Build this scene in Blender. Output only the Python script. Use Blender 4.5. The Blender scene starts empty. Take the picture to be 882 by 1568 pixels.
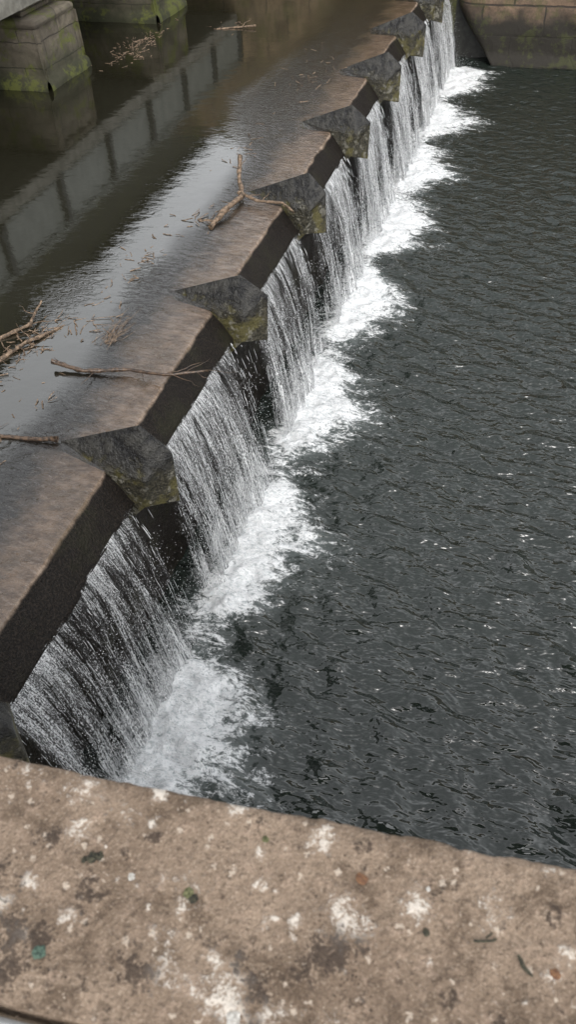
import bpy, math, random
import numpy as np
from mathutils import Vector, Matrix
random.seed(7); rng=np.random.default_rng(11)
S=bpy.context.scene
S.view_settings.view_transform='Standard'
try: S.view_settings.look='None'
except Exception: pass
S.view_settings.exposure=0

# ------------------------------------------------------------ noise helpers
_T=rng.random((256,256))
def vn(x,y):
    xi=np.floor(x).astype(int); yi=np.floor(y).astype(int)
    fx=x-xi; fy=y-yi; fx=fx*fx*(3-2*fx); fy=fy*fy*(3-2*fy)
    a=_T[xi&255,yi&255]; b=_T[(xi+1)&255,yi&255]; c=_T[xi&255,(yi+1)&255]; d=_T[(xi+1)&255,(yi+1)&255]
    return (a*(1-fx)+b*fx)*(1-fy)+(c*(1-fx)+d*fx)*fy
def fbm(x,y,o=4):
    x=np.asarray(x,float); y=np.asarray(y,float)
    s=0;a=.5;n=0
    for i in range(o):
        s=s+a*vn(x+17.3*i,y+41.7*i); n+=a; a*=.5; x=x*2.03; y=y*2.03
    return s/n
def sstep(a,b,x):
    t=np.clip((x-a)/(b-a),0,1); return t*t*(3-2*t)

# ------------------------------------------------------------ mesh helpers
def link(o,parent=None):
    bpy.context.collection.objects.link(o)
    if parent: o.parent=parent
    return o
def mesh(name,v,f,mat=None,smooth=False,parent=None,attrs=None,uv=None):
    m=bpy.data.meshes.new(name)
    m.from_pydata([tuple(p) for p in v],[],[tuple(q) for q in f]); m.update()
    if mat: m.materials.append(mat)
    if smooth: m.polygons.foreach_set('use_smooth',[True]*len(m.polygons))
    if attrs:
        for k,a in attrs.items():
            at=m.attributes.new(k,'FLOAT','POINT'); at.data.foreach_set('value',np.asarray(a,dtype=np.float32).ravel())
    if uv is not None:
        l=m.uv_layers.new(name='UVMap'); idx=np.zeros(len(m.loops),dtype=np.int32); m.loops.foreach_get('vertex_index',idx)
        l.data.foreach_set('uv',np.asarray(uv,dtype=np.float32)[idx].ravel())
    o=bpy.data.objects.new(name,m); return link(o,parent)
def gridfaces(nu,nv):
    i=np.arange(nu-1)[:,None]*nv+np.arange(nv-1)[None,:]
    i=i.ravel(); return np.stack([i,i+nv,i+nv+1,i+1],1)
def box(x0,x1,y0,y1,z0,z1):
    v=[(x,y,z) for x in(x0,x1) for y in(y0,y1) for z in(z0,z1)]
    f=[(0,1,3,2),(4,6,7,5),(0,4,5,1),(2,3,7,6),(0,2,6,4),(1,5,7,3)]
    return v,f
def boxo(name,b,mat,parent=None,bev=0):
    v,f=box(*b); o=mesh(name,v,f,mat,parent=parent)
    if bev:
        md=o.modifiers.new('b','BEVEL'); md.width=bev; md.segments=2
    return o
def empty(name):
    o=bpy.data.objects.new(name,None); return link(o)
def tube(pts,rads,sides=6,wob=.0):
    V=[];F=[]
    pts=[Vector(p) for p in pts]
    for i,p in enumerate(pts):
        d=(pts[min(i+1,len(pts)-1)]-pts[max(i-1,0)]).normalized()
        a=d.cross(Vector((0,0,1)))
        if a.length<.01: a=Vector((1,0,0))
        a.normalize(); b=d.cross(a)
        for k in range(sides):
            t=2*math.pi*k/sides; r=rads[i]*(1+wob*random.uniform(-1,1))
            V.append(p+a*math.cos(t)*r+b*math.sin(t)*r)
    for i in range(len(pts)-1):
        for k in range(sides):
            F.append((i*sides+k,i*sides+(k+1)%sides,(i+1)*sides+(k+1)%sides,(i+1)*sides+k))
    F.append(tuple(range(sides))); F.append(tuple(reversed([(len(pts)-1)*sides+k for k in range(sides)])))
    return V,F
def merge(parts):
    V=[];F=[]
    for v,f in parts:
        n=len(V); V+=list(v); F+=[tuple(i+n for i in q) for q in f]
    return V,F
def path(a,b,n,j):
    a=Vector(a);b=Vector(b);L=(b-a).length
    P=[]
    off=Vector((0,0,0))
    for i in range(n+1):
        t=i/n
        if 0<i<n: off=off*.6+Vector((random.uniform(-j,j),random.uniform(-j,j),random.uniform(-j,j)*.25))*L
        else: off=off*.5
        P.append(a.lerp(b,t)+off)
    return P

# ------------------------------------------------------------ material helpers
class N:
    def __init__(s,name):
        s.m=bpy.data.materials.new(name); s.m.use_nodes=True; s.t=s.m.node_tree; s.t.nodes.clear()
        s.out=s.n('ShaderNodeOutputMaterial')
    def n(s,typ,ins=None,**kw):
        nd=s.t.nodes.new(typ)
        for k,v in kw.items(): setattr(nd,k,v)
        if ins:
            for k,v in ins.items(): s.set(nd.inputs[k],v)
        return nd
    def set(s,sock,v):
        if isinstance(v,bpy.types.NodeSocket): s.t.links.new(v,sock)
        elif isinstance(v,(tuple,list)) and sock.type=='RGBA' and len(v)==3: sock.default_value=(*v,1)
        else: sock.default_value=v
    def pos(s): return s.n('ShaderNodeNewGeometry').outputs['Position']
    def attr(s,a): return s.n('ShaderNodeAttribute',attribute_name=a).outputs['Fac']
    def map(s,vec,scale=(1,1,1),rot=(0,0,0),loc=(0,0,0)):
        return s.n('ShaderNodeMapping',{'Vector':vec,'Scale':scale,'Rotation':rot,'Location':loc}).outputs[0]
    def noise(s,vec,scale,detail=3,rough=.55,dist=0):
        return s.n('ShaderNodeTexNoise',{'Vector':vec,'Scale':scale,'Detail':float(min(detail,4)),'Roughness':rough,'Distortion':dist}).outputs[0]
    def math(s,op,a,b=0.,c=0.,clamp=False):
        nd=s.n('ShaderNodeMath',operation=op,use_clamp=clamp); s.set(nd.inputs[0],a); s.set(nd.inputs[1],b); s.set(nd.inputs[2],c); return nd.outputs[0]
    def ramp(s,f,a,b,lo=0.,hi=1.):
        nd=s.n('ShaderNodeMapRange',{'Value':f,'From Min':a,'From Max':b,'To Min':lo,'To Max':hi}); nd.interpolation_type='SMOOTHSTEP'; return nd.outputs[0]
    def mix(s,f,a,b,bt='MIX'):
        nd=s.n('ShaderNodeMix',data_type='RGBA',blend_type=bt); s.set(nd.inputs[0],f); s.set(nd.inputs[6],a); s.set(nd.inputs[7],b); return nd.outputs[2]
    def mixs(s,f,a,b):
        nd=s.n('ShaderNodeMixShader'); s.set(nd.inputs[0],f); s.t.links.new(a,nd.inputs[1]); s.t.links.new(b,nd.inputs[2]); return nd.outputs[0]
    def bump(s,h,st,d,nrm=None):
        ins={'Height':h,'Strength':st,'Distance':d}
        if nrm is not None: ins['Normal']=nrm
        return s.n('ShaderNodeBump',ins).outputs[0]
    def bsdf(s,col,rough,nrm=None,**kw):
        ins={'Base Color':col,'Roughness':rough}
        if nrm is not None: ins['Normal']=nrm
        ins.update({k.replace('_',' '):v for k,v in kw.items()})
        return s.n('ShaderNodeBsdfPrincipled',ins).outputs[0]
    def sep(s,v): return s.n('ShaderNodeSeparateXYZ',{0:v}).outputs
    def comb(s,x,y,z=0.): return s.n('ShaderNodeCombineXYZ',{0:x,1:y,2:z}).outputs[0]
    def fin(s,sh): s.t.links.new(sh,s.out.inputs[0]); return s.m

def mat_simple(name,c1,c2,scale,rough=.8,bs=.4,bd=.01,coat=0.):
    m=N(name); p=m.pos(); f=m.noise(p,scale,3,.65)
    col=m.mix(m.ramp(f,.3,.7),c1,c2); b=m.bump(m.noise(p,scale*3,2,.7),bs,bd)
    return m.fin(m.bsdf(col,rough,b,Coat_Weight=coat))

# lower river
def mat_river():
    m=N('river_surface'); p=m.pos()
    n1=m.noise(m.map(p,(.85,1.6,1),(0,0,.25)),5.5,2,.5,.3)
    n2=m.noise(m.map(p,(.8,1.4,1),(0,0,-.2)),19,1,.5,.2)
    nb=m.bump(m.math('ADD',n1,m.math('MULTIPLY',n2,.13)),1.,.075)
    foam=m.attr('foam')
    fn=m.noise(m.map(p,(.6,1.25,1)),7.5,4,.7,1.0); fn2=m.noise(m.map(p,(.8,1.1,1)),34,3,.65,.6)
    v=m.math('ADD',m.math('MULTIPLY',foam,1.55),m.math('ADD',m.math('MULTIPLY',m.math('SUBTRACT',fn,.5),3.0),m.math('MULTIPLY',m.math('SUBTRACT',fn2,.5),1.5)))
    fac=m.math('MULTIPLY',m.ramp(v,.42,1.15),m.ramp(foam,.015,.12))
    milky=m.ramp(foam,.02,.7)
    base=m.mix(m.math('MULTIPLY',milky,.6),(.017,.023,.019),(.15,.175,.17))
    w=m.bsdf(base,.06,nb,IOR=1.72)
    fb=m.bump(fn,.9,.06)
    fcol=m.mix(m.ramp(fn2,.28,.56),(.52,.56,.57),(.88,.89,.90))
    f=m.bsdf(fcol,.6,fb)
    return m.fin(m.mixs(fac,w,f))
def mat_up():
    m=N('upstream_surface'); p=m.pos(); sh=m.attr('shallow'); rp=m.attr('ripple')
    a=m.noise(m.map(p,(1.,1.9,1),(0,0,.12)),10,3,.6,1.1)
    h=m.math('MULTIPLY',a,m.ramp(rp,0,1,.04,1))
    calm=m.math('MULTIPLY',m.noise(m.map(p,(1,1.4,1)),3,2,.5),.16)
    nb=m.bump(m.math('ADD',h,calm),.6,.022)
    murk=m.n('ShaderNodeBsdfDiffuse',{'Color':(.016,.015,.009,1)}).outputs[0]
    tr=m.n('ShaderNodeBsdfTransparent',{'Color':(.92,.87,.81,1)}).outputs[0]
    body=m.mixs(sh,murk,tr)
    gl=m.n('ShaderNodeBsdfGlossy',{'Color':(1,1,1,1),'Roughness':.02,'Normal':nb}).outputs[0]
    fr=m.n('ShaderNodeFresnel',{'IOR':2.4,'Normal':nb}).outputs[0]
    fr=m.math('MULTIPLY',fr,m.ramp(sh,.3,1,1,.60))
    return m.fin(m.mixs(fr,body,gl))
def mat_weir():
    m=N('wet_concrete'); p=m.pos(); s=m.sep(p)
    n1=m.noise(p,2.3,4,.65); n2=m.noise(m.map(p,(1,2.5,1)),7,4,.72); n3=m.noise(p,70,2,.7)
    top=m.mix(m.ramp(n2,.32,.68),(.20,.145,.105),(.46,.36,.285))
    top=m.mix(m.ramp(n1,.48,.66,0,.8),top,(.17,.125,.08))
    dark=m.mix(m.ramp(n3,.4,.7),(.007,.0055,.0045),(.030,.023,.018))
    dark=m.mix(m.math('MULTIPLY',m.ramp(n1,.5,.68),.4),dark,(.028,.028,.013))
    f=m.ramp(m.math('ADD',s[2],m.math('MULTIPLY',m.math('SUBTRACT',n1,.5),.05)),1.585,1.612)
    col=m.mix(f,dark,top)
    nb=m.bump(m.math('ADD',n3,n2),.9,.014)
    return m.fin(m.bsdf(col,.5,nb,IOR=1.3))
def mat_block():
    m=N('wet_slate_moss'); p=m.pos(); s=m.sep(p); n1=m.noise(p,9,4,.65); n3=m.noise(p,60,2,.7); n4=m.noise(p,5,4,.6)
    z=m.math('ADD',s[2],m.math('MULTIPLY',m.math('SUBTRACT',n1,.5),.5))
    slate=m.mix(m.ramp(n1,.35,.65),(.012,.012,.013),(.055,.053,.048))
    low=m.mix(m.ramp(n3,.35,.65),(.018,.017,.012),(.080,.072,.050))
    low=m.mix(m.math('MULTIPLY',m.ramp(n4,.47,.60),.75),low,(.125,.110,.040))
    low=m.mix(m.math('MULTIPLY',m.ramp(m.noise(p,14,3,.6),.56,.63),.7),low,(.22,.21,.175))
    col=m.mix(m.ramp(z,1.56,1.70),low,slate)
    hh=m.math('ADD',m.math('MULTIPLY',n3,.35),m.math('MULTIPLY',n1,1.4))
    return m.fin(m.bsdf(col,m.ramp(z,1.45,1.7,.6,.2),m.bump(hh,1.,.04),IOR=1.4))
def mat_fall():
    m=N('falling_water'); uv=m.n('ShaderNodeUVMap',uv_map='UVMap').outputs[0]; d=m.attr('dens')
    a=m.noise(m.map(uv,(20,.8,1)),1,3,.65,.35); b=m.noise(m.map(uv,(85,5,1)),1,3,.7,.3)
    sp=m.noise(m.map(uv,(130,42,1)),1,1,.7)
    v=m.math('ADD',m.math('ADD',m.math('MULTIPLY',a,1.5),m.math('MULTIPLY',b,.9)),d)
    v=m.math('ADD',v,m.math('MULTIPLY',m.math('SUBTRACT',sp,.5),1.2))
    al=m.ramp(v,1.15,1.76,.0,.86)
    col=m.mix(m.ramp(m.math('ADD',b,m.math('MULTIPLY',sp,.6)),.66,.90),(.17,.185,.19),(.92,.93,.94))
    w=m.bsdf(col,.22,m.bump(b,1.,.02),IOR=1.4)
    return m.fin(m.mixs(al,m.n('ShaderNodeBsdfTransparent').outputs[0],w))
def mat_stone(name,c1,c2,mort,bw,bh,dark=(.03,.03,.022),z0=0.,z1=1.,moss=.4,darkamt=1.,ms=.012,mosscol=(.075,.085,.02)):
    m=N(name); p=m.pos(); s=m.sep(p); v=m.comb(m.math('ADD',s[0],s[1]),s[2],0.)
    n1=m.noise(p,1.6,4,.65); n2=m.noise(p,13,4,.7)
    v=m.n('ShaderNodeVectorMath',{0:v,1:m.n('ShaderNodeVectorMath',{0:m.n('ShaderNodeTexNoise',{'Vector':p,'Scale':6.}).outputs[1],3:.03},operation='SCALE').outputs[0]},operation='ADD').outputs[0]
    br=m.n('ShaderNodeTexBrick',{'Vector':v,'Color1':c1,'Color2':c2,'Mortar':mort,'Scale':1.,'Mortar Size':ms,'Mortar Smooth':.3,'Brick Width':bw,'Row Height':bh})
    col=m.mix(m.ramp(n2,.3,.75),br.outputs[0],m.mix(.5,br.outputs[0],(.05,.042,.034)))
    col=m.mix(m.ramp(m.noise(p,3.7,4,.7),.42,.68,0,.75),col,m.mix(.75,col,(.04,.032,.024)))
    zz=m.math('ADD',s[2],m.math('MULTIPLY',m.math('SUBTRACT',n1,.5),.7))
    col=m.mix(m.math('MULTIPLY',m.ramp(zz,z0,z1,1,0),darkamt),col,dark)
    g=m.math('MULTIPLY',m.ramp(m.math('ADD',m.noise(p,3.1,4,.7),m.math('MULTIPLY',m.math('SUBTRACT',n2,.5),.3)),.5,.62),moss)
    col=m.mix(g,col,mosscol)
    h=m.math('ADD',m.math('MULTIPLY',br.outputs[1],-.6),m.math('MULTIPLY',n2,.8))
    return m.fin(m.bsdf(col,.85,m.bump(h,.8,.03)))
def mat_coping():
    m=N('weathered_coping'); p=m.pos(); li=m.attr('lichen'); dk=m.attr('soil')
    n1=m.noise(p,6,4,.62); n2=m.noise(p,38,4,.68); n3=m.noise(p,300,3,.72); n4=m.noise(p,14,4,.72,.4); n5=m.noise(p,105,3,.7)
    col=m.mix(m.ramp(n1,.3,.7),(.165,.116,.080),(.27,.200,.144))
    col=m.mix(m.ramp(n2,.5,.72,0,.75),col,(.34,.25,.185))
    col=m.mix(m.ramp(n4,.49,.64,0,.9),col,(.105,.071,.046))
    col=m.mix(m.ramp(n5,.54,.68,0,.8),col,(.075,.050,.034))
    col=m.mix(m.ramp(n3,.52,.7,0,.7),col,(.085,.061,.043))
    col=m.mix(m.ramp(n3,.47,.28,0,.6),col,(.44,.36,.28))
    pd=m.n('ShaderNodeVectorMath',{0:p,1:m.n('ShaderNodeVectorMath',{0:m.n('ShaderNodeTexNoise',{'Vector':p,'Scale':210.,'Detail':2.}).outputs[1],3:.012},operation='SCALE').outputs[0]},operation='ADD').outputs[0]
    vo=m.n('ShaderNodeTexVoronoi',{'Vector':pd,'Scale':80.}); r=m.sep(vo.outputs[1])[0]
    q=m.math('SUBTRACT',m.math('MULTIPLY',m.ramp(r,.6,1.,0,1),.34),vo.outputs[0])
    col=m.mix(m.ramp(q,-.02,.08,0,.75),col,(.50,.42,.34))
    l=m.math('ADD',li,m.math('ADD',m.math('MULTIPLY',m.math('SUBTRACT',n2,.5),2.2),m.math('ADD',m.math('MULTIPLY',m.math('SUBTRACT',n3,.5),2.2),m.math('MULTIPLY',m.math('SUBTRACT',n5,.5),2.4))))
    col=m.mix(m.math('MULTIPLY',m.ramp(l,.36,1.1,0,.92),m.ramp(li,.02,.25)),col,(.64,.58,.51))
    k=m.math('ADD',dk,m.math('ADD',m.math('MULTIPLY',m.math('SUBTRACT',n2,.5),2.4),m.math('ADD',m.math('MULTIPLY',m.math('SUBTRACT',n3,.5),2.),m.math('MULTIPLY',m.math('SUBTRACT',n5,.5),2.4))))
    col=m.mix(m.math('MULTIPLY',m.ramp(k,.30,.95,0,.9),m.ramp(dk,.02,.25)),col,(.045,.030,.021))
    h=m.math('ADD',n5,n2)
    return m.fin(m.bsdf(col,.9,m.bump(h,.9,.007)))

M_river=mat_river(); M_up=mat_up(); M_weir=mat_weir(); M_block=mat_block(); M_fall=mat_fall(); M_cop=mat_coping()
M_wall=mat_stone('river_wall_stone',(.24,.16,.105),(.13,.09,.065),(.05,.038,.03),1.25,.55,(.022,.019,.014),.75,1.15,.35,1.,.02)
M_wall2=mat_stone('bank_wall_stone',(.26,.185,.105),(.17,.125,.07),(.06,.05,.035),1.0,.45,(.05,.05,.02),1.5,2.3,.45)
M_pier=mat_stone('pier_stone',(.17,.145,.105),(.10,.085,.062),(.035,.03,.022),.9,.33,(.026,.028,.012),1.7,2.3,.85,1.,.008,(.085,.095,.018))
M_deck=mat_simple('concrete_beam',(.13,.125,.105),(.24,.23,.20),6,.8,.4,.01)
M_mill=mat_stone('mill_brick',(.042,.045,.028),(.030,.034,.022),(.03,.03,.024),.45,.15,(.02,.02,.014),1.5,3,.4)
M_wood=mat_simple('weathered_wood',(.05,.033,.02),(.30,.21,.14),30,.6,.5,.004)
M_wooddark=mat_simple('wet_wood',(.02,.012,.008),(.15,.095,.06),40,.35,.5,.004,.3)
M_drop=mat_simple('droplet_water',(.5,.53,.55),(.88,.9,.91),40,.1,.1,.001)
M_steel=mat_simple('painted_steel',(.16,.17,.155),(.23,.24,.22),5,.5,.2,.003)
M_steeldk_shade=mat_simple('dark_steel_and_shade',(.02,.02,.018),(.04,.04,.035),9,.5,.2,.003)
M_rail=mat_simple('galvanised_steel',(.30,.31,.31),(.40,.41,.41),20,.35,.15,.001)
M_ground=mat_simple('bank_ground',(.06,.07,.03),(.12,.11,.07),1.2,.9,.5,.03)
M_moss=mat_simple('moss_tuft',(.05,.055,.02),(.18,.18,.09),300,.9,.6,.002)
M_mossdk=mat_simple('dark_moss',(.012,.012,.010),(.07,.065,.04),300,.9,.6,.002)
M_crumb=mat_simple('soil',(.03,.02,.014),(.16,.11,.075),160,.9,.6,.002)
M_teal=mat_simple('lichen_green',(.03,.05,.04),(.10,.16,.12),300,.9,.6,.002)
M_orange=mat_simple('dry_leaf',(.08,.035,.02),(.22,.11,.05),200,.8,.5,.002)
M_white=mat_simple('chalky_dropping',(.30,.28,.25),(.62,.60,.56),250,.9,.5,.002)
M_roof=mat_simple('slate_roof',(.03,.033,.037),(.06,.063,.066),3,.6,.3,.01)

# ------------------------------------------------------------ layout
PITCH=2.18; Y0=3.70
BLK=[Y0+PITCH*k for k in range(-3,7)]
YEND=19.0
def edge_wob(y,a=.012): return (fbm(y*3.1,y*0+5.2,4)-.5)*a*2

# ---- weir body
prof=[(-7,.3),(-5.2,.95),(-4.4,1.30),(-3.7,1.50),(-3.3,1.575),(-3.0,1.595),(-2.8,1.605),(-2.65,1.615),(-2.56,1.622),(-2.53,1.618),(-2.515,1.600),(-2.46,1.54),(-2.40,1.47),(-2.35,1.40),(-2.325,1.375),(-2.335,1.34),(-2.40,1.30),(-2.43,1.0),(-2.42,.6),(-2.42,0),(-2.4,-1)]
ys=np.arange(-4,YEND+.6,.04); V=[]
for i,(px,pz) in enumerate(prof):
    w=.018 if i>=9 else .005
    dx=(fbm(ys*5+i*3.3,ys*0+i*1.7,5)-.5)*w*2+edge_wob(ys,.018)*(i>=8); dz=(fbm(ys*6+i*9.1,ys*0+i*2.2+40,5)-.5)*w*1.4
    V.append(np.stack([px+dx,ys,pz+dz],1))
V=np.concatenate(V); weir=mesh('weir',V,gridfaces(len(prof),len(ys)),M_weir,True)

# ---- splitter blocks
for c in BLK:
    w=random.uniform(.88,1.12); j=lambda a=.02: random.uniform(-a,a)
    v=[(-2.97,c+j(),1.672),(-2.26+j(),c+j(),1.945+j()),(-2.04+j(),c+j(),1.745+j()),(-2.05,c-.01,1.28+j(.02)),
       (-2.56,c-.15*w,1.64),(-2.20+j(),c-.19*w,1.63+j()),(-2.25,c-.19*w,1.36),
       (-2.56,c+.15*w,1.64),(-2.20+j(),c+.19*w,1.63+j()),(-2.25,c+.19*w,1.36),
       (-2.97,c,1.5),(-2.6,c-.15*w,1.4),(-2.6,c+.15*w,1.4),(-2.42,c-.17*w,1.15),(-2.42,c+.17*w,1.15)]
    f=[(0,1,4),(0,7,1),(1,5,4),(1,7,8),(1,2,5),(1,8,2),(2,3,6,5),(2,8,9,3),(4,5,6,13,11),(7,12,14,9,8),(0,4,11,10),(0,10,12,7),(3,9,14,13,6),(10,11,13,14,12)]
    o=mesh('weir_splitter_block',v,f,M_block); md=o.modifiers.new('b','BEVEL'); md.width=.010; md.segments=2

# ---- upstream water
xs=np.concatenate([np.linspace(-34,-8,14),np.linspace(-7.5,-4,22),np.arange(-3.95,-2.56,.03),[-2.54,-2.515]])
ys=np.arange(-5,YEND+.31,.05); X,Y=np.meshgrid(xs,ys,indexing='ij')
Z=1.70-.06*sstep(-3.3,-2.6,X)-.012*sstep(-2.6,-2.51,X)
dmin=np.min(np.abs(Y[...,None]-np.array(BLK)),-1)
Z+=.02*np.exp(-(dmin/.12)**2)*sstep(-3.1,-2.8,X)*(X>-3.1)
far_=sstep(8.5,11,Y)
sh=sstep(-3.60-.9*far_,-3.05-.45*far_,X+(fbm(X*1.4,Y*1.1,4)-.5)*.45)*.97
rp=sstep(-3.5-.8*far_,-2.9-.4*far_,X+(fbm(X*.8,Y*.9+9,3)-.5)*.7)
rp=np.maximum(rp,.45*np.exp(-((X+3.9)/.35)**2-((Y-5.6)/.5)**2))
up=mesh('upstream_water',np.stack([X,Y,Z],-1).reshape(-1,3),gridfaces(len(xs),len(ys)),M_up,True,attrs={'shallow':sh,'ripple':rp})

# ---- lower river
xs=np.concatenate([np.arange(-2.46,3.0,.022),np.linspace(3.1,14,30)])
ys=np.concatenate([np.linspace(-12,.8,24),np.arange(.9,YEND+.5,.025)]); X,Y=np.meshgrid(xs,ys,indexing='ij')
near=sstep(3.2,2.4,X)*sstep(.6,1.2,Y)
H=np.zeros_like(X); nw=54
for i in range(nw):
    lam=.17*(3.0**rng.random()); k=2*math.pi/lam
    th=math.radians(64)+rng.normal()*math.radians(34); ph=rng.random()*6.28
    am=.225*math.sqrt(2/nw)/k
    env=.4+1.2*vn(X*1.0+i*3.1,Y*1.0+i*7.7)
    H+=am*np.sin(k*(X*math.cos(th)+Y*math.sin(th))+ph+2.*vn(X*1.1+i,Y*1.1-i))*env
H*=near*(1-.25*sstep(8,16,Y))
# foam
bay=np.min(np.abs(Y[...,None]-(np.array(BLK)-.28)),-1)/(PITCH/2)
bp=np.clip(bay,0,1)**.75
jag=(fbm(X*1.2+3,Y*3.2,4)-.5)
farf=sstep(7,12,Y)
cen=-1.96+.10*bp; wr=.20+.34*bp+jag*.66+.03*farf; wl=.25+0*X
d=X-cen
fo=np.where(d>0,np.exp(-(d/np.maximum(wr,.08))**2*1.1),np.exp(-(d/wl)**2))
fo*=(.46+.54*sstep(.05,.45,bay)+.10*farf)
fo+=.24*np.exp(-((X+1.40)/.40)**2)*bp*sstep(.40,.62,fbm(X*1.6+8,Y*3.6,4))
fo=np.clip(fo,0,1)*sstep(18.9,18.4,Y)
Z=H*(1-.5*fo)+fo*(.02+.13*(fbm(X*7,Y*8,4)-.35))
riv=mesh('river_water',np.stack([X,Y,Z],-1).reshape(-1,3),gridfaces(len(xs),len(ys)),M_river,True,attrs={'foam':fo})

# ---- waterfall
fall=empty('waterfall')
G=9.81
def traj(t,v0,w0): return v0*t, -(w0*t+.5*G*t*t)
def tfall(w0,h): return (-w0+math.sqrt(w0*w0+2*G*h))/G
blk=np.array(BLK)
def gapf(y): return np.min(np.abs(y[...,None]-(blk-.06)),-1)
for L,(v0,off,dd) in enumerate([(.80,0.,.0),(.52,-.015,-.05)]):
    ys=np.arange(-1.5,18.9,.018); ns=26; V=[];UU=[];D=[]
    T=tfall(.9,1.36)
    for s in range(ns):
        t=T*(s/(ns-1))*1.02
        vv_=v0*(.85+.35*fbm(ys*2.2+L*31,ys*0,3)); x,z=traj(t,vv_,.9)
        x=x+(fbm(ys*14+L*7,np.full_like(ys,s*.12),3)-.5)*.12*(s/ns)
        V.append(np.stack([-2.325+off+x,ys,1.385+z+0*ys],1)); UU.append(np.stack([ys+L*3.37,np.full_like(ys,s/ns*1.45)],1))
        g=gapf(ys); de=-.8*(1-sstep(.10,.34,g))+dd+.04*(s/ns)+.42*max(0,s/ns-.70)/.30+.14*sstep(4,12,ys)+.22*(1-s/ns)**6
        de+=(fbm(ys*1.9+L*3,ys*0+s*.03,2)-.5)*.65+(fbm(ys*7+L*9,ys*0+s*.05,2)-.5)*.6
        D.append(de)
    mesh('curtain_%d'%(L+1),np.concatenate(V),gridfaces(ns,len(ys)),M_fall,True,parent=fall,attrs={'dens':np.concatenate(D)},uv=np.concatenate(UU))
V=[];F=[]
for i in range(3200):
    y=random.uniform(-1,18.8)
    g=min(abs(y-(b-.06)) for b in BLK)
    if g<.2 and random.random()<.93: continue
    if vn(np.array([y*4.]),np.array([3.3]))[0]<random.uniform(.1,.6): continue
    v0=random.uniform(.45,1.0); T=tfall(.9,1.38); a=random.uniform(0,.9); b=min(1,a+random.uniform(.02,.12)); w=random.uniform(.0006,.0018); n=4
    dy=random.uniform(-.05,.05); base=len(V)
    for k in range(n+1):
        t=T*(a+(b-a)*k/n); x,z=traj(t,v0,.9); ww=w*math.sin(math.pi*(k+.4)/(n+.8))
        yy=y+dy*t+random.uniform(-.002,.002)
        V+= [(-2.32+x,yy-ww,1.39+z),(-2.32+x+ww,yy,1.395+z),(-2.32+x,yy+ww,1.39+z)]
    for k in range(n):
        q=base+k*3; F+=[(q,q+1,q+4,q+3),(q+1,q+2,q+5,q+4)]
mesh('strands',V,F,M_drop,True,parent=fall)
V=[];F=[]
oc=[(1,0,0),(-1,0,0),(0,1,0),(0,-1,0),(0,0,1),(0,0,-1)]; of=[(0,2,4),(2,1,4),(1,3,4),(3,0,4),(2,0,5),(1,2,5),(3,1,5),(0,3,5)]
def drop(x,y,z,r,st=1.6):
    b=len(V)
    for p in oc: V.append((x+p[0]*r,y+p[1]*r,z+p[2]*r*st))
    F.extend([tuple(i+b for i in q) for q in of])
for i in range(15000):
    y=1+17.8*random.random()**1.3; g=min(abs(y-(b-.06)) for b in BLK)
    if g<.16 and random.random()<.8: continue
    v0=random.uniform(.5,1.25); T=tfall(.9,1.38); t=T*random.uniform(.2,1)**.7; x,z=traj(t,v0,.9)
    drop(-2.30+x,y,1.39+z,random.uniform(.001,.0038))
for i in range(13000):
    y=1+17.8*random.random()**1.3; g=min(abs(y-(b-.28)) for b in BLK)
    if g<.3 and random.random()<.6: continue
    drop(random.gauss(-1.90,.20),y,.03+abs(random.gauss(0,.12)),random.uniform(.0012,.0045),1.1)
mesh('spray',V,F,M_drop,False,parent=fall)

# ---- walls and banks
HW=5.2
fw=empty('river_wall')
def rough_wall(name,x0,x1,y,z0,z1,mat,parent,curve=False,st=.06):
    xs=np.arange(x0,x1+st,st); zs=np.arange(z0,z1+st,st); X,Z=np.meshgrid(xs,zs,indexing='ij')
    yy=y-(fbm(X*2.2,Z*3.2,5)-.5)*.10
    if curve:
        yy=yy-.14*sstep(.22,.02,Z)+.35*np.exp(-(X-x0)/.12)
        X=X+.80*np.clip(1.05-Z,0,1.1)**1.4*np.exp(-(X-x0)/.7)
    return mesh(name,np.stack([X,yy,Z],-1).reshape(-1,3),[tuple(reversed(q)) for q in gridfaces(len(xs),len(zs))],mat,True,parent)
rough_wall('wall_face',-2.05,14,19.0,-.5,HW,M_wall,fw,True)
boxo('recess_shade_back',(-2.6,-.6,19.42,19.6,-.5,HW-.1),M_steeldk_shade,fw)  # near-black backing, its colour supplies the shade in the gap beside the weir
boxo('coping',(-2.1,14,18.9,19.4,HW+.08,HW+.26),M_pier,fw,.03)
uw=empty('bank_wall')
rough_wall('wall_face',-9,-2.1,19.28,.5,HW,M_wall2,uw)
boxo('coping',(-9,-2.13,19.2,19.6,HW+.08,HW+.26),M_pier,uw,.03)
boxo('right_bank_wall',(13.9,14.5,-14,18.85,-.5,3.5),M_wall,None,.03)
V=[(-300,19.62,HW),(300,19.62,HW),(300,400,HW),(-300,400,HW),(14.4,-300,3.45),(300,-300,3.45),(300,19.4,3.45),(14.4,19.4,3.45)]
mesh('ground',V,[(0,1,2,3),(4,5,6,7)],M_ground)

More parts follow.
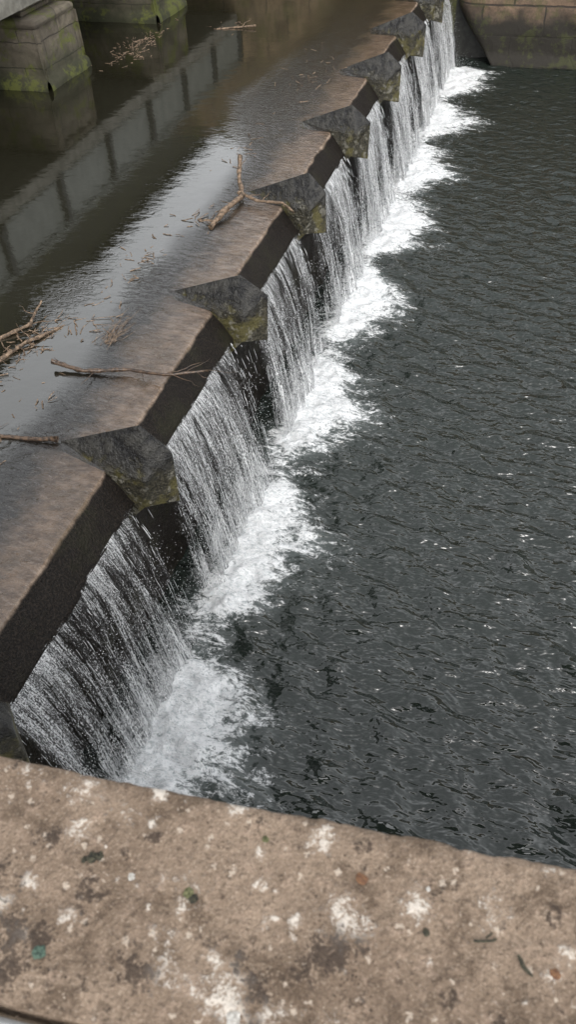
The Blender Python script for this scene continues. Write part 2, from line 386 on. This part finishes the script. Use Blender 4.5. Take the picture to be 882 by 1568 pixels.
# stone piers
def pier(x0,x1,y0,y1,zt):
    e=empty('stone_pier')
    st=.05
    def face(nm,ax,c,a0,a1,sgn):
        us=np.linspace(a0,a1,int((a1-a0)/st)+2); zs=np.linspace(1.2,zt,24); U,Z=np.meshgrid(us,zs,indexing='ij')
        n=(fbm(U*3+c,Z*4,5)-.5)*.10; n*=np.minimum(1,np.minimum(U-a0,a1-U)/.1)
        bat=.05*(zt-Z)
        foot=.07*sstep(1.86,1.78,Z)
        if ax=='x': P=np.stack([c+sgn*(n+bat+foot),U+0*n,Z],-1)
        else: P=np.stack([U+0*n,c+sgn*(n+bat+foot),Z],-1)
        mesh(nm,P.reshape(-1,3),gridfaces(len(us),len(zs)),M_pier,True,e)
    face('side_face','x',x1,y0-.06,y1+.06,1); face('front_face','y',y0,x0,x1+.06,-1); face('rear_face','y',y1,x0,x1+.06,1)
    boxo('cap',(x0,x1+.03,y0-.03,y1+.03,zt-.004,zt+.10),M_pier,e,.045)
    boxo('bearing',(x0,x1-.25,y0+.15,y1-.15,zt+.103,2.68),M_pier,e,.02)
pier(-9.2,-6.86,10.75,11.85,2.46)
pier(-9.2,-6.72,14.35,15.5,2.46)
pier(-9.2,-6.86,6.6,7.7,2.46); pier(-9.2,-6.86,2.4,3.5,2.46)

# footbridge
fb=empty('footbridge')
boxo('deck_beam',(-8.2,-6.98,-4,19.2,2.69,2.90),M_deck,fb,.01)
boxo('side_panel',(-7.03,-6.99,-4,19.2,2.95,3.62),M_steel,fb)
boxo('top_rail',(-7.07,-6.95,-4,19.2,3.63,3.70),M_steel,fb)
for k in range(14): boxo('post_%d'%k,(-6.985,-6.90,-3.2+1.72*k,-3.2+1.72*k+.11,2.905,3.62),M_steeldk_shade,fb)

# mill building behind
mb=empty('mill_building')
boxo('walls',(-17,-10,-6,24,1.0,7.3),M_mill,mb)
V=[(-17.3,-6.3,7.32),(-9.75,-6.3,7.32),(-9.75,24.3,7.32),(-17.3,24.3,7.32),(-13.5,-6.3,8.6),(-13.5,24.3,8.6)]
mesh('roof',V,[(0,1,4),(1,2,5,4),(2,3,5),(3,0,4,5),(0,3,2,1)],M_roof,parent=mb)
for k in range(9):
    y=-4+3.1*k
    boxo('window_%d'%k,(-10.03,-9.98,y,y+1.1,4.6,6.2),M_steeldk_shade,mb); boxo('sill_%d'%k,(-10.06,-9.9,y-.1,y+1.2,4.48,4.59),M_pier,mb)

# ------------------------------------------------------------ driftwood
def branch(name,main,r0,r1,twigs,mat,n=14,j=.018):
    parts=[]
    P=[]
    for a,b in zip(main[:-1],main[1:]):
        q=path(a,b,n//max(1,len(main)-1)+2,j); P+=q if not P else q[1:]
    m=len(P); parts.append(tube(P,[(r0+(r1-r0)*i/(m-1))*random.uniform(.8,1.2) for i in range(m)],7,.18))
    for (t,d,L,r) in twigs:
        p=P[int(t*(m-1))]; e=p+Vector(d).normalized()*L
        q=path(p,e,6,.07); parts.append(tube(q,[r*(1-.8*i/6) for i in range(7)],5,.15))
    v,f=merge(parts); return mesh(name,v,f,mat,True)
zw=1.70
branch('driftwood_branch',[(-3.42,4.50,1.76),(-3.15,4.50,1.715),(-2.8,4.62,1.70),(-2.5,4.62,1.70),(-2.18,4.75,1.70)],.022,.009,
  [(.35,(-.1,-1,.1),.25,.005),(.6,(.5,-.8,0),.22,.005),(.75,(1,.5,.25),.30,.006),(.8,(1,-.35,.0),.28,.005),(.9,(.8,.9,.3),.22,.004),(.92,(1,0,-.3),.2,.003),(.95,(1,.3,.0),.35,.004),(.1,(-.8,.4,.2),.1,.007)],M_wooddark,18)
branch('driftwood_branch',[(-4.1,3.55,1.70),(-3.5,3.60,1.71),(-2.95,3.69,1.71)],.012,.02,[(.5,(.4,.8,0),.2,.004)],M_wooddark,12)
branch('driftwood_branch',[(-3.05,7.15,1.69),(-2.98,7.45,1.75),(-2.93,7.85,1.73),(-3.05,8.10,1.78),(-3.12,8.35,1.95)],.03,.022,
  [(.1,(-.6,-.6,.2),.2,.012),(.35,(-1,.3,.1),.15,.008),(.5,(1,.3,0),.2,.008),(.3,(.4,-1,.1),.2,.008),(.9,(.3,.4,.4),.14,.008)],M_wood,18)
branch('driftwood_branch',[(-3.0,7.9,1.74),(-2.75,7.80,1.71),(-2.46,7.78,1.72),(-2.32,7.72,1.66)],.022,.010,[(.4,(.3,.9,.3),.15,.005),(.7,(.5,-.8,0),.12,.005)],M_wood,12)
branch('driftwood_branch',[(-3.95,4.42,1.69),(-3.80,4.75,1.73),(-3.62,5.15,1.69)],.02,.010,[(.3,(-.7,.6,.1),.3,.008),(.5,(.7,.4,.1),.2,.006),(.6,(-.8,.5,.3),.22,.006),(.8,(.3,1,.1),.25,.005)],M_wood,14)
branch('driftwood_branch',[(-4.1,4.75,1.70),(-3.9,5.0,1.74),(-3.95,5.3,1.78)],.018,.008,[(.5,(.8,.3,.1),.2,.006),(.7,(-.8,.3,.2),.2,.005)],M_wood,14)
branch('driftwood_branch',[(-5.5,14.1,1.70),(-5.1,14.2,1.72),(-4.85,14.25,1.74)],.012,.012,[(.5,(.3,1,.2),.3,.008)],M_wood)
parts=[]
for (cx,cy,sx,sy,n,L) in [(-3.78,4.75,.22,.45,90,.07),(-3.35,5.15,.14,.2,14,.12),(-3.25,7.2,.25,.3,18,.10),(-6.5,13.1,.22,.75,120,.06),(-6.3,12.3,.3,.4,30,.07),(-3.45,6.2,.2,.8,40,.06),(-3.3,9.2,.25,.7,20,.09),(-3.3,12,.3,1,30,.10),(-5.2,14.3,.3,.5,20,.08),(-3.3,4.0,.15,.5,14,.05)]:
    for i in range(n):
        a=random.uniform(0,math.pi); p=Vector((random.gauss(cx,sx*.6),random.gauss(cy,sy*.6),zw+.002)); l=L*random.uniform(.3,1.8)
        q=path(p,p+Vector((math.cos(a)*l,math.sin(a)*l,random.uniform(-.01,.02))),3,.1); parts.append(tube(q,[random.uniform(.002,.006)]*4,4))
v,f=merge(parts); mesh('floating_twig_litter',v,f,M_wood)
parts=[]
for i in range(30):
    b=Vector((-3.15+random.gauss(0,.05),4.95+random.gauss(0,.06),1.70)); e=b+Vector((random.uniform(-.03,.15),random.uniform(.1,.42),random.uniform(.0,.05)))
    parts.append(tube(path(b,e,4,.05),[.0022,.002,.0018,.0015,.001],4))
v,f=merge(parts); mesh('dead_grass',v,f,M_wood)

# ------------------------------------------------------------ bridge parapet
bp_=empty('bridge_parapet'); ZC=4.40
u=np.array([.9974,.072]); vv=np.array([-.072,.9974]); O=np.array([-.142,.373])
us=np.concatenate([np.linspace(-7,-.85,60),np.arange(-.84,.9,.0028),np.linspace(.91,7,60)]); W=.25
vs=np.arange(0,W+.001,.0028)
U_,V_=np.meshgrid(us,vs,indexing='ij')
chip=(fbm(U_*18,U_*0+2,5)-.5)*.006+(fbm(U_*70,U_*0+2,4)-.5)*.004+(np.clip(fbm(U_*14,U_*0+22,3)-.66,0,1))*.04
z=ZC+(fbm(U_*25,V_*25,5)-.5)*.006-.006*np.exp(-V_/.006)
P=np.zeros(U_.shape+(3,))
off=-(V_)-chip*np.exp(-V_/.02)
P[...,0]=O[0]+u[0]*U_+vv[0]*off; P[...,1]=O[1]+u[1]*U_+vv[1]*off; P[...,2]=z
lich=np.zeros(U_.shape); soil=np.zeros(U_.shape)
WX=(fbm(U_*60,V_*60,4)-.5)*.016; WY=(fbm(U_*60+50,V_*60+9,4)-.5)*.016
def spot(arr,x,y,r,a=1.,el=1.):
    d2=((P[...,0]+WX-x)**2+((P[...,1]+WY-y)*el)**2)/(r*r); np.maximum(arr,a*np.exp(-d2),out=arr)
for x,y,r in [(-.460,.320,.006),(-.306,.247,.006),(-.372,.288,.014),(-.290,.318,.009),(-.297,.354,.009),(-.339,.201,.011),(-.225,.240,.009),(-.162,.319,.007),(-.145,.285,.009),(-.098,.352,.016),(-.10,.262,.009),(-.049,.272,.022),(-.06,.29,.012),(-.148,.178,.028),(-.10,.165,.018),(-.17,.20,.012),(.153,.388,.008),(.18,.305,.010),(.165,.282,.008),(-.13,.255,.007),(-.40,.22,.010),(-.42,.19,.015),(-.38,.17,.010),(.02,.31,.016),(-.2,.36,.012)]:
    spot(lich,x,y,r,.95)
for i in range(80):
    spot(lich,random.uniform(-.6,.4),random.uniform(.1,.42),random.uniform(.0015,.004),random.uniform(.5,1))
for i in range(18):
    spot(lich,random.uniform(-.6,.4),random.uniform(.1,.42),random.uniform(.012,.03),random.uniform(.3,.55))
for x,y,r in [(-.06,.235,.024),(-.075,.215,.018),(-.045,.248,.020),(-.372,.140,.034),(-.39,.16,.03),(-.36,.17,.02),(-.12,.19,.02),(-.45,.2,.04),(-.33,.22,.02),(-.25,.17,.025),(-.28,.30,.012),(-.40,.27,.015)]: spot(soil,x,y,r,.95)
for i in range(50): spot(soil,random.uniform(-.6,.4),random.uniform(.1,.42),random.uniform(.003,.016),.6)
P[...,2]+=.003*soil+.0010*lich
nu,nv=U_.shape
far=P[:,0,:].copy(); near_=P[:,-1,:].copy()
sk1=far.copy(); sk1[:,2]-=.012; sk1[:,1]+=.004; sk2=sk1.copy(); sk2[:,2]-=.12
nk1=near_.copy(); nk1[:,2]-=.12
ALL=np.concatenate([sk2[:,None],sk1[:,None],P,nk1[:,None]],1)
pad=lambda a,lo: np.concatenate([np.zeros((nu,2)),a,np.zeros((nu,1))],1)
cop=mesh('coping_stone',ALL.reshape(-1,3),gridfaces(nu,nv+3),M_cop,True,bp_,{'lichen':pad(lich,0),'soil':pad(soil,0)})
def rbox(name,u0,u1,v0,v1,z0,z1,mat,parent,bev=.004):
    v,f=box(u0,u1,v0,v1,z0,z1)
    w=[(O[0]+u[0]*a+vv[0]*b,O[1]+u[1]*a+vv[1]*b,c) for a,b,c in v]
    o=mesh(name,w,f,mat,parent=parent); md=o.modifiers.new('b','BEVEL'); md.width=bev; md.segments=3; return o
rbox('wall_below',-7,7,-.22,-.035,2.6,4.275,M_pier,bp_)
rbox('inner_handrail',-7,7,-.315,-.258,4.34,4.398,M_rail,bp_,.012)
rbox('bridge_deck',-7,7,-3.5,-.225,2.6,3.2,M_pier,bp_)

def clump(name,x,y,r,mat,flat=.6,seed=0,spk=1.6):
    bpy_v=[];F=[]; n=14;m=10
    for i in range(m+1):
        ph=math.pi*i/m
        for k in range(n):
            th=2*math.pi*k/n; rr=r*(.45+1.1*float(fbm(np.array([math.cos(th)*spk+seed]),np.array([math.sin(th)*spk+ph*1.7+seed]),3)[0]))
            bpy_v.append((x+rr*math.sin(ph)*math.cos(th),y+rr*math.sin(ph)*math.sin(th),ZC+r*flat*.35+rr*math.cos(ph)*flat))
    for i in range(m):
        for k in range(n): F.append((i*n+k,(i+1)*n+k,(i+1)*n+(k+1)%n,i*n+(k+1)%n))
    return mesh(name,bpy_v,F,mat,False)
clump('moss_clump',-.342,.262,.006,M_mossdk,.6,1,3); clump('moss_clump',-.335,.266,.005,M_mossdk,.6,2,3); clump('moss_clump',-.349,.258,.004,M_mossdk,.6,3,3)
clump('moss_clump',-.221,.256,.006,M_moss,.6,4,3); clump('moss_clump',-.214,.252,.005,M_mossdk,.6,5,3)
clump('moss_clump',-.352,.158,.007,M_teal,.6,6,3)
clump('moss_clump',-.158,.335,.004,M_moss,.6,7,3)
clump('dry_leaf',-.042,.322,.006,M_orange,.3,8,2); clump('dry_leaf',.166,.284,.005,M_orange,.3,9,2)
clump('moss_clump',.034,.287,.004,M_mossdk,.9,10,2)
clump('bird_dropping',-.135,.158,.008,M_white,.35,11,2); clump('bird_dropping',-.29,.255,.004,M_white,.3,12,2); clump('bird_dropping',.03,.33,.003,M_white,.3,13,2)
v,f=merge([tube([( .128,.290,ZC+.004),(.131,.286,ZC+.005),(.134,.280,ZC+.005),(.139,.277,ZC+.005),(.144,.274,ZC+.004)],[.0015,.0022,.0025,.002,.001],6)]); mesh('curled_dropping',v,f,M_mossdk,True)
v,f=merge([tube(path((.083,.292,ZC+.003),(.104,.300,ZC+.006),5,.08),[.0015]*6,5),tube(path((.095,.297,ZC+.004),(.100,.304,ZC+.006),3,.08),[.001]*4,4)]); mesh('twig_piece',v,f,M_mossdk,True)
parts=[]
for i in range(900):
    c=random.choice([(-.06,.232,.018),(-.06,.232,.022),(-.05,.245,.014),(-.375,.145,.022),(-.38,.15,.03),(-.12,.185,.02),(-.1,.27,.2)])
    x=random.gauss(c[0],c[2]); y=random.gauss(c[1],c[2]*(1 if c[2]<.1 else .3)); y=min(y,.35)
    if y<.10: continue
    r=random.uniform(.0004,.0016)
    vs_=[(x+p[0]*r*random.uniform(.6,1.6),y+p[1]*r*random.uniform(.6,1.6),ZC+r*.6+p[2]*r*.8) for p in oc]; parts.append((vs_,of))
v,f=merge(parts); mesh('soil_crumbs',v,f,M_crumb)

# ------------------------------------------------------------ light: overcast, clouds brighter towards the horizon
EL=math.radians(48); AZ=math.radians(150)
w=bpy.data.worlds.new('World'); S.world=w; w.use_nodes=True; nt=w.node_tree
bg=nt.nodes['Background']; sky=nt.nodes.new('ShaderNodeTexSky'); sky.sky_type='NISHITA'; sky.sun_disc=False
sky.sun_elevation=EL; sky.sun_rotation=AZ; sky.dust_density=4; sky.air_density=1; sky.ozone_density=1
hs=nt.nodes.new('ShaderNodeHueSaturation'); hs.inputs['Saturation'].default_value=.18; hs.inputs['Value'].default_value=1.2
tc=nt.nodes.new('ShaderNodeTexCoord'); sx=nt.nodes.new('ShaderNodeSeparateXYZ'); nt.links.new(tc.outputs['Generated'],sx.inputs[0])
mr=nt.nodes.new('ShaderNodeMapRange'); mr.inputs['From Min'].default_value=0.; mr.inputs['From Max'].default_value=1.; mr.inputs['To Min'].default_value=1.; mr.inputs['To Max'].default_value=0.
nt.links.new(sx.outputs[2],mr.inputs['Value'])
pw=nt.nodes.new('ShaderNodeMath'); pw.operation='POWER'; nt.links.new(mr.outputs[0],pw.inputs[0]); pw.inputs[1].default_value=1.3
ma=nt.nodes.new('ShaderNodeMath'); ma.operation='MULTIPLY_ADD'; nt.links.new(pw.outputs[0],ma.inputs[0]); ma.inputs[1].default_value=11.; ma.inputs[2].default_value=1.3
cl=nt.nodes.new('ShaderNodeVectorMath'); cl.operation='SCALE'; cl.inputs[0].default_value=(.98,1.,1.01); nt.links.new(ma.outputs[0],cl.inputs[3])
ad=nt.nodes.new('ShaderNodeMix'); ad.data_type='RGBA'; ad.blend_type='ADD'; ad.inputs[0].default_value=1
nt.links.new(cl.outputs[0],ad.inputs[7])
nt.links.new(sky.outputs[0],hs.inputs['Color']); nt.links.new(hs.outputs[0],ad.inputs[6]); nt.links.new(ad.outputs[2],bg.inputs[0]); bg.inputs[1].default_value=.14
sd=bpy.data.lights.new('sun','SUN'); sd.energy=.7; sd.angle=math.radians(20); sd.color=(1,.96,.9)
so=bpy.data.objects.new('sun',sd); link(so)
dirv=Vector((math.sin(AZ)*math.cos(EL),math.cos(AZ)*math.cos(EL),math.sin(EL))); so.rotation_euler=dirv.to_track_quat('Z','Y').to_euler()

# ------------------------------------------------------------ camera
cd=bpy.data.cameras.new('camera'); co=bpy.data.objects.new('camera',cd); link(co); S.camera=co
r0=Vector((.949,.314,0)).normalized(); h=Vector((-r0.y,r0.x,0)); th=math.radians(45.2)
Fw=h*math.cos(th)-Vector((0,0,1))*math.sin(th); U0=h*math.sin(th)+Vector((0,0,1))*math.cos(th)
R=r0*.9987-U0*.0503; U=r0*.0503+U0*.9987
mat=Matrix(((R.x,U.x,-Fw.x,0),(R.y,U.y,-Fw.y,0),(R.z,U.z,-Fw.z,5.3),(0,0,0,1))); co.matrix_world=mat
cd.sensor_fit='VERTICAL'; cd.sensor_height=24; cd.lens=24*1200/1568; cd.clip_start=.02; cd.clip_end=1000
cd.dof.use_dof=True; cd.dof.focus_distance=6; cd.dof.aperture_fstop=5.5
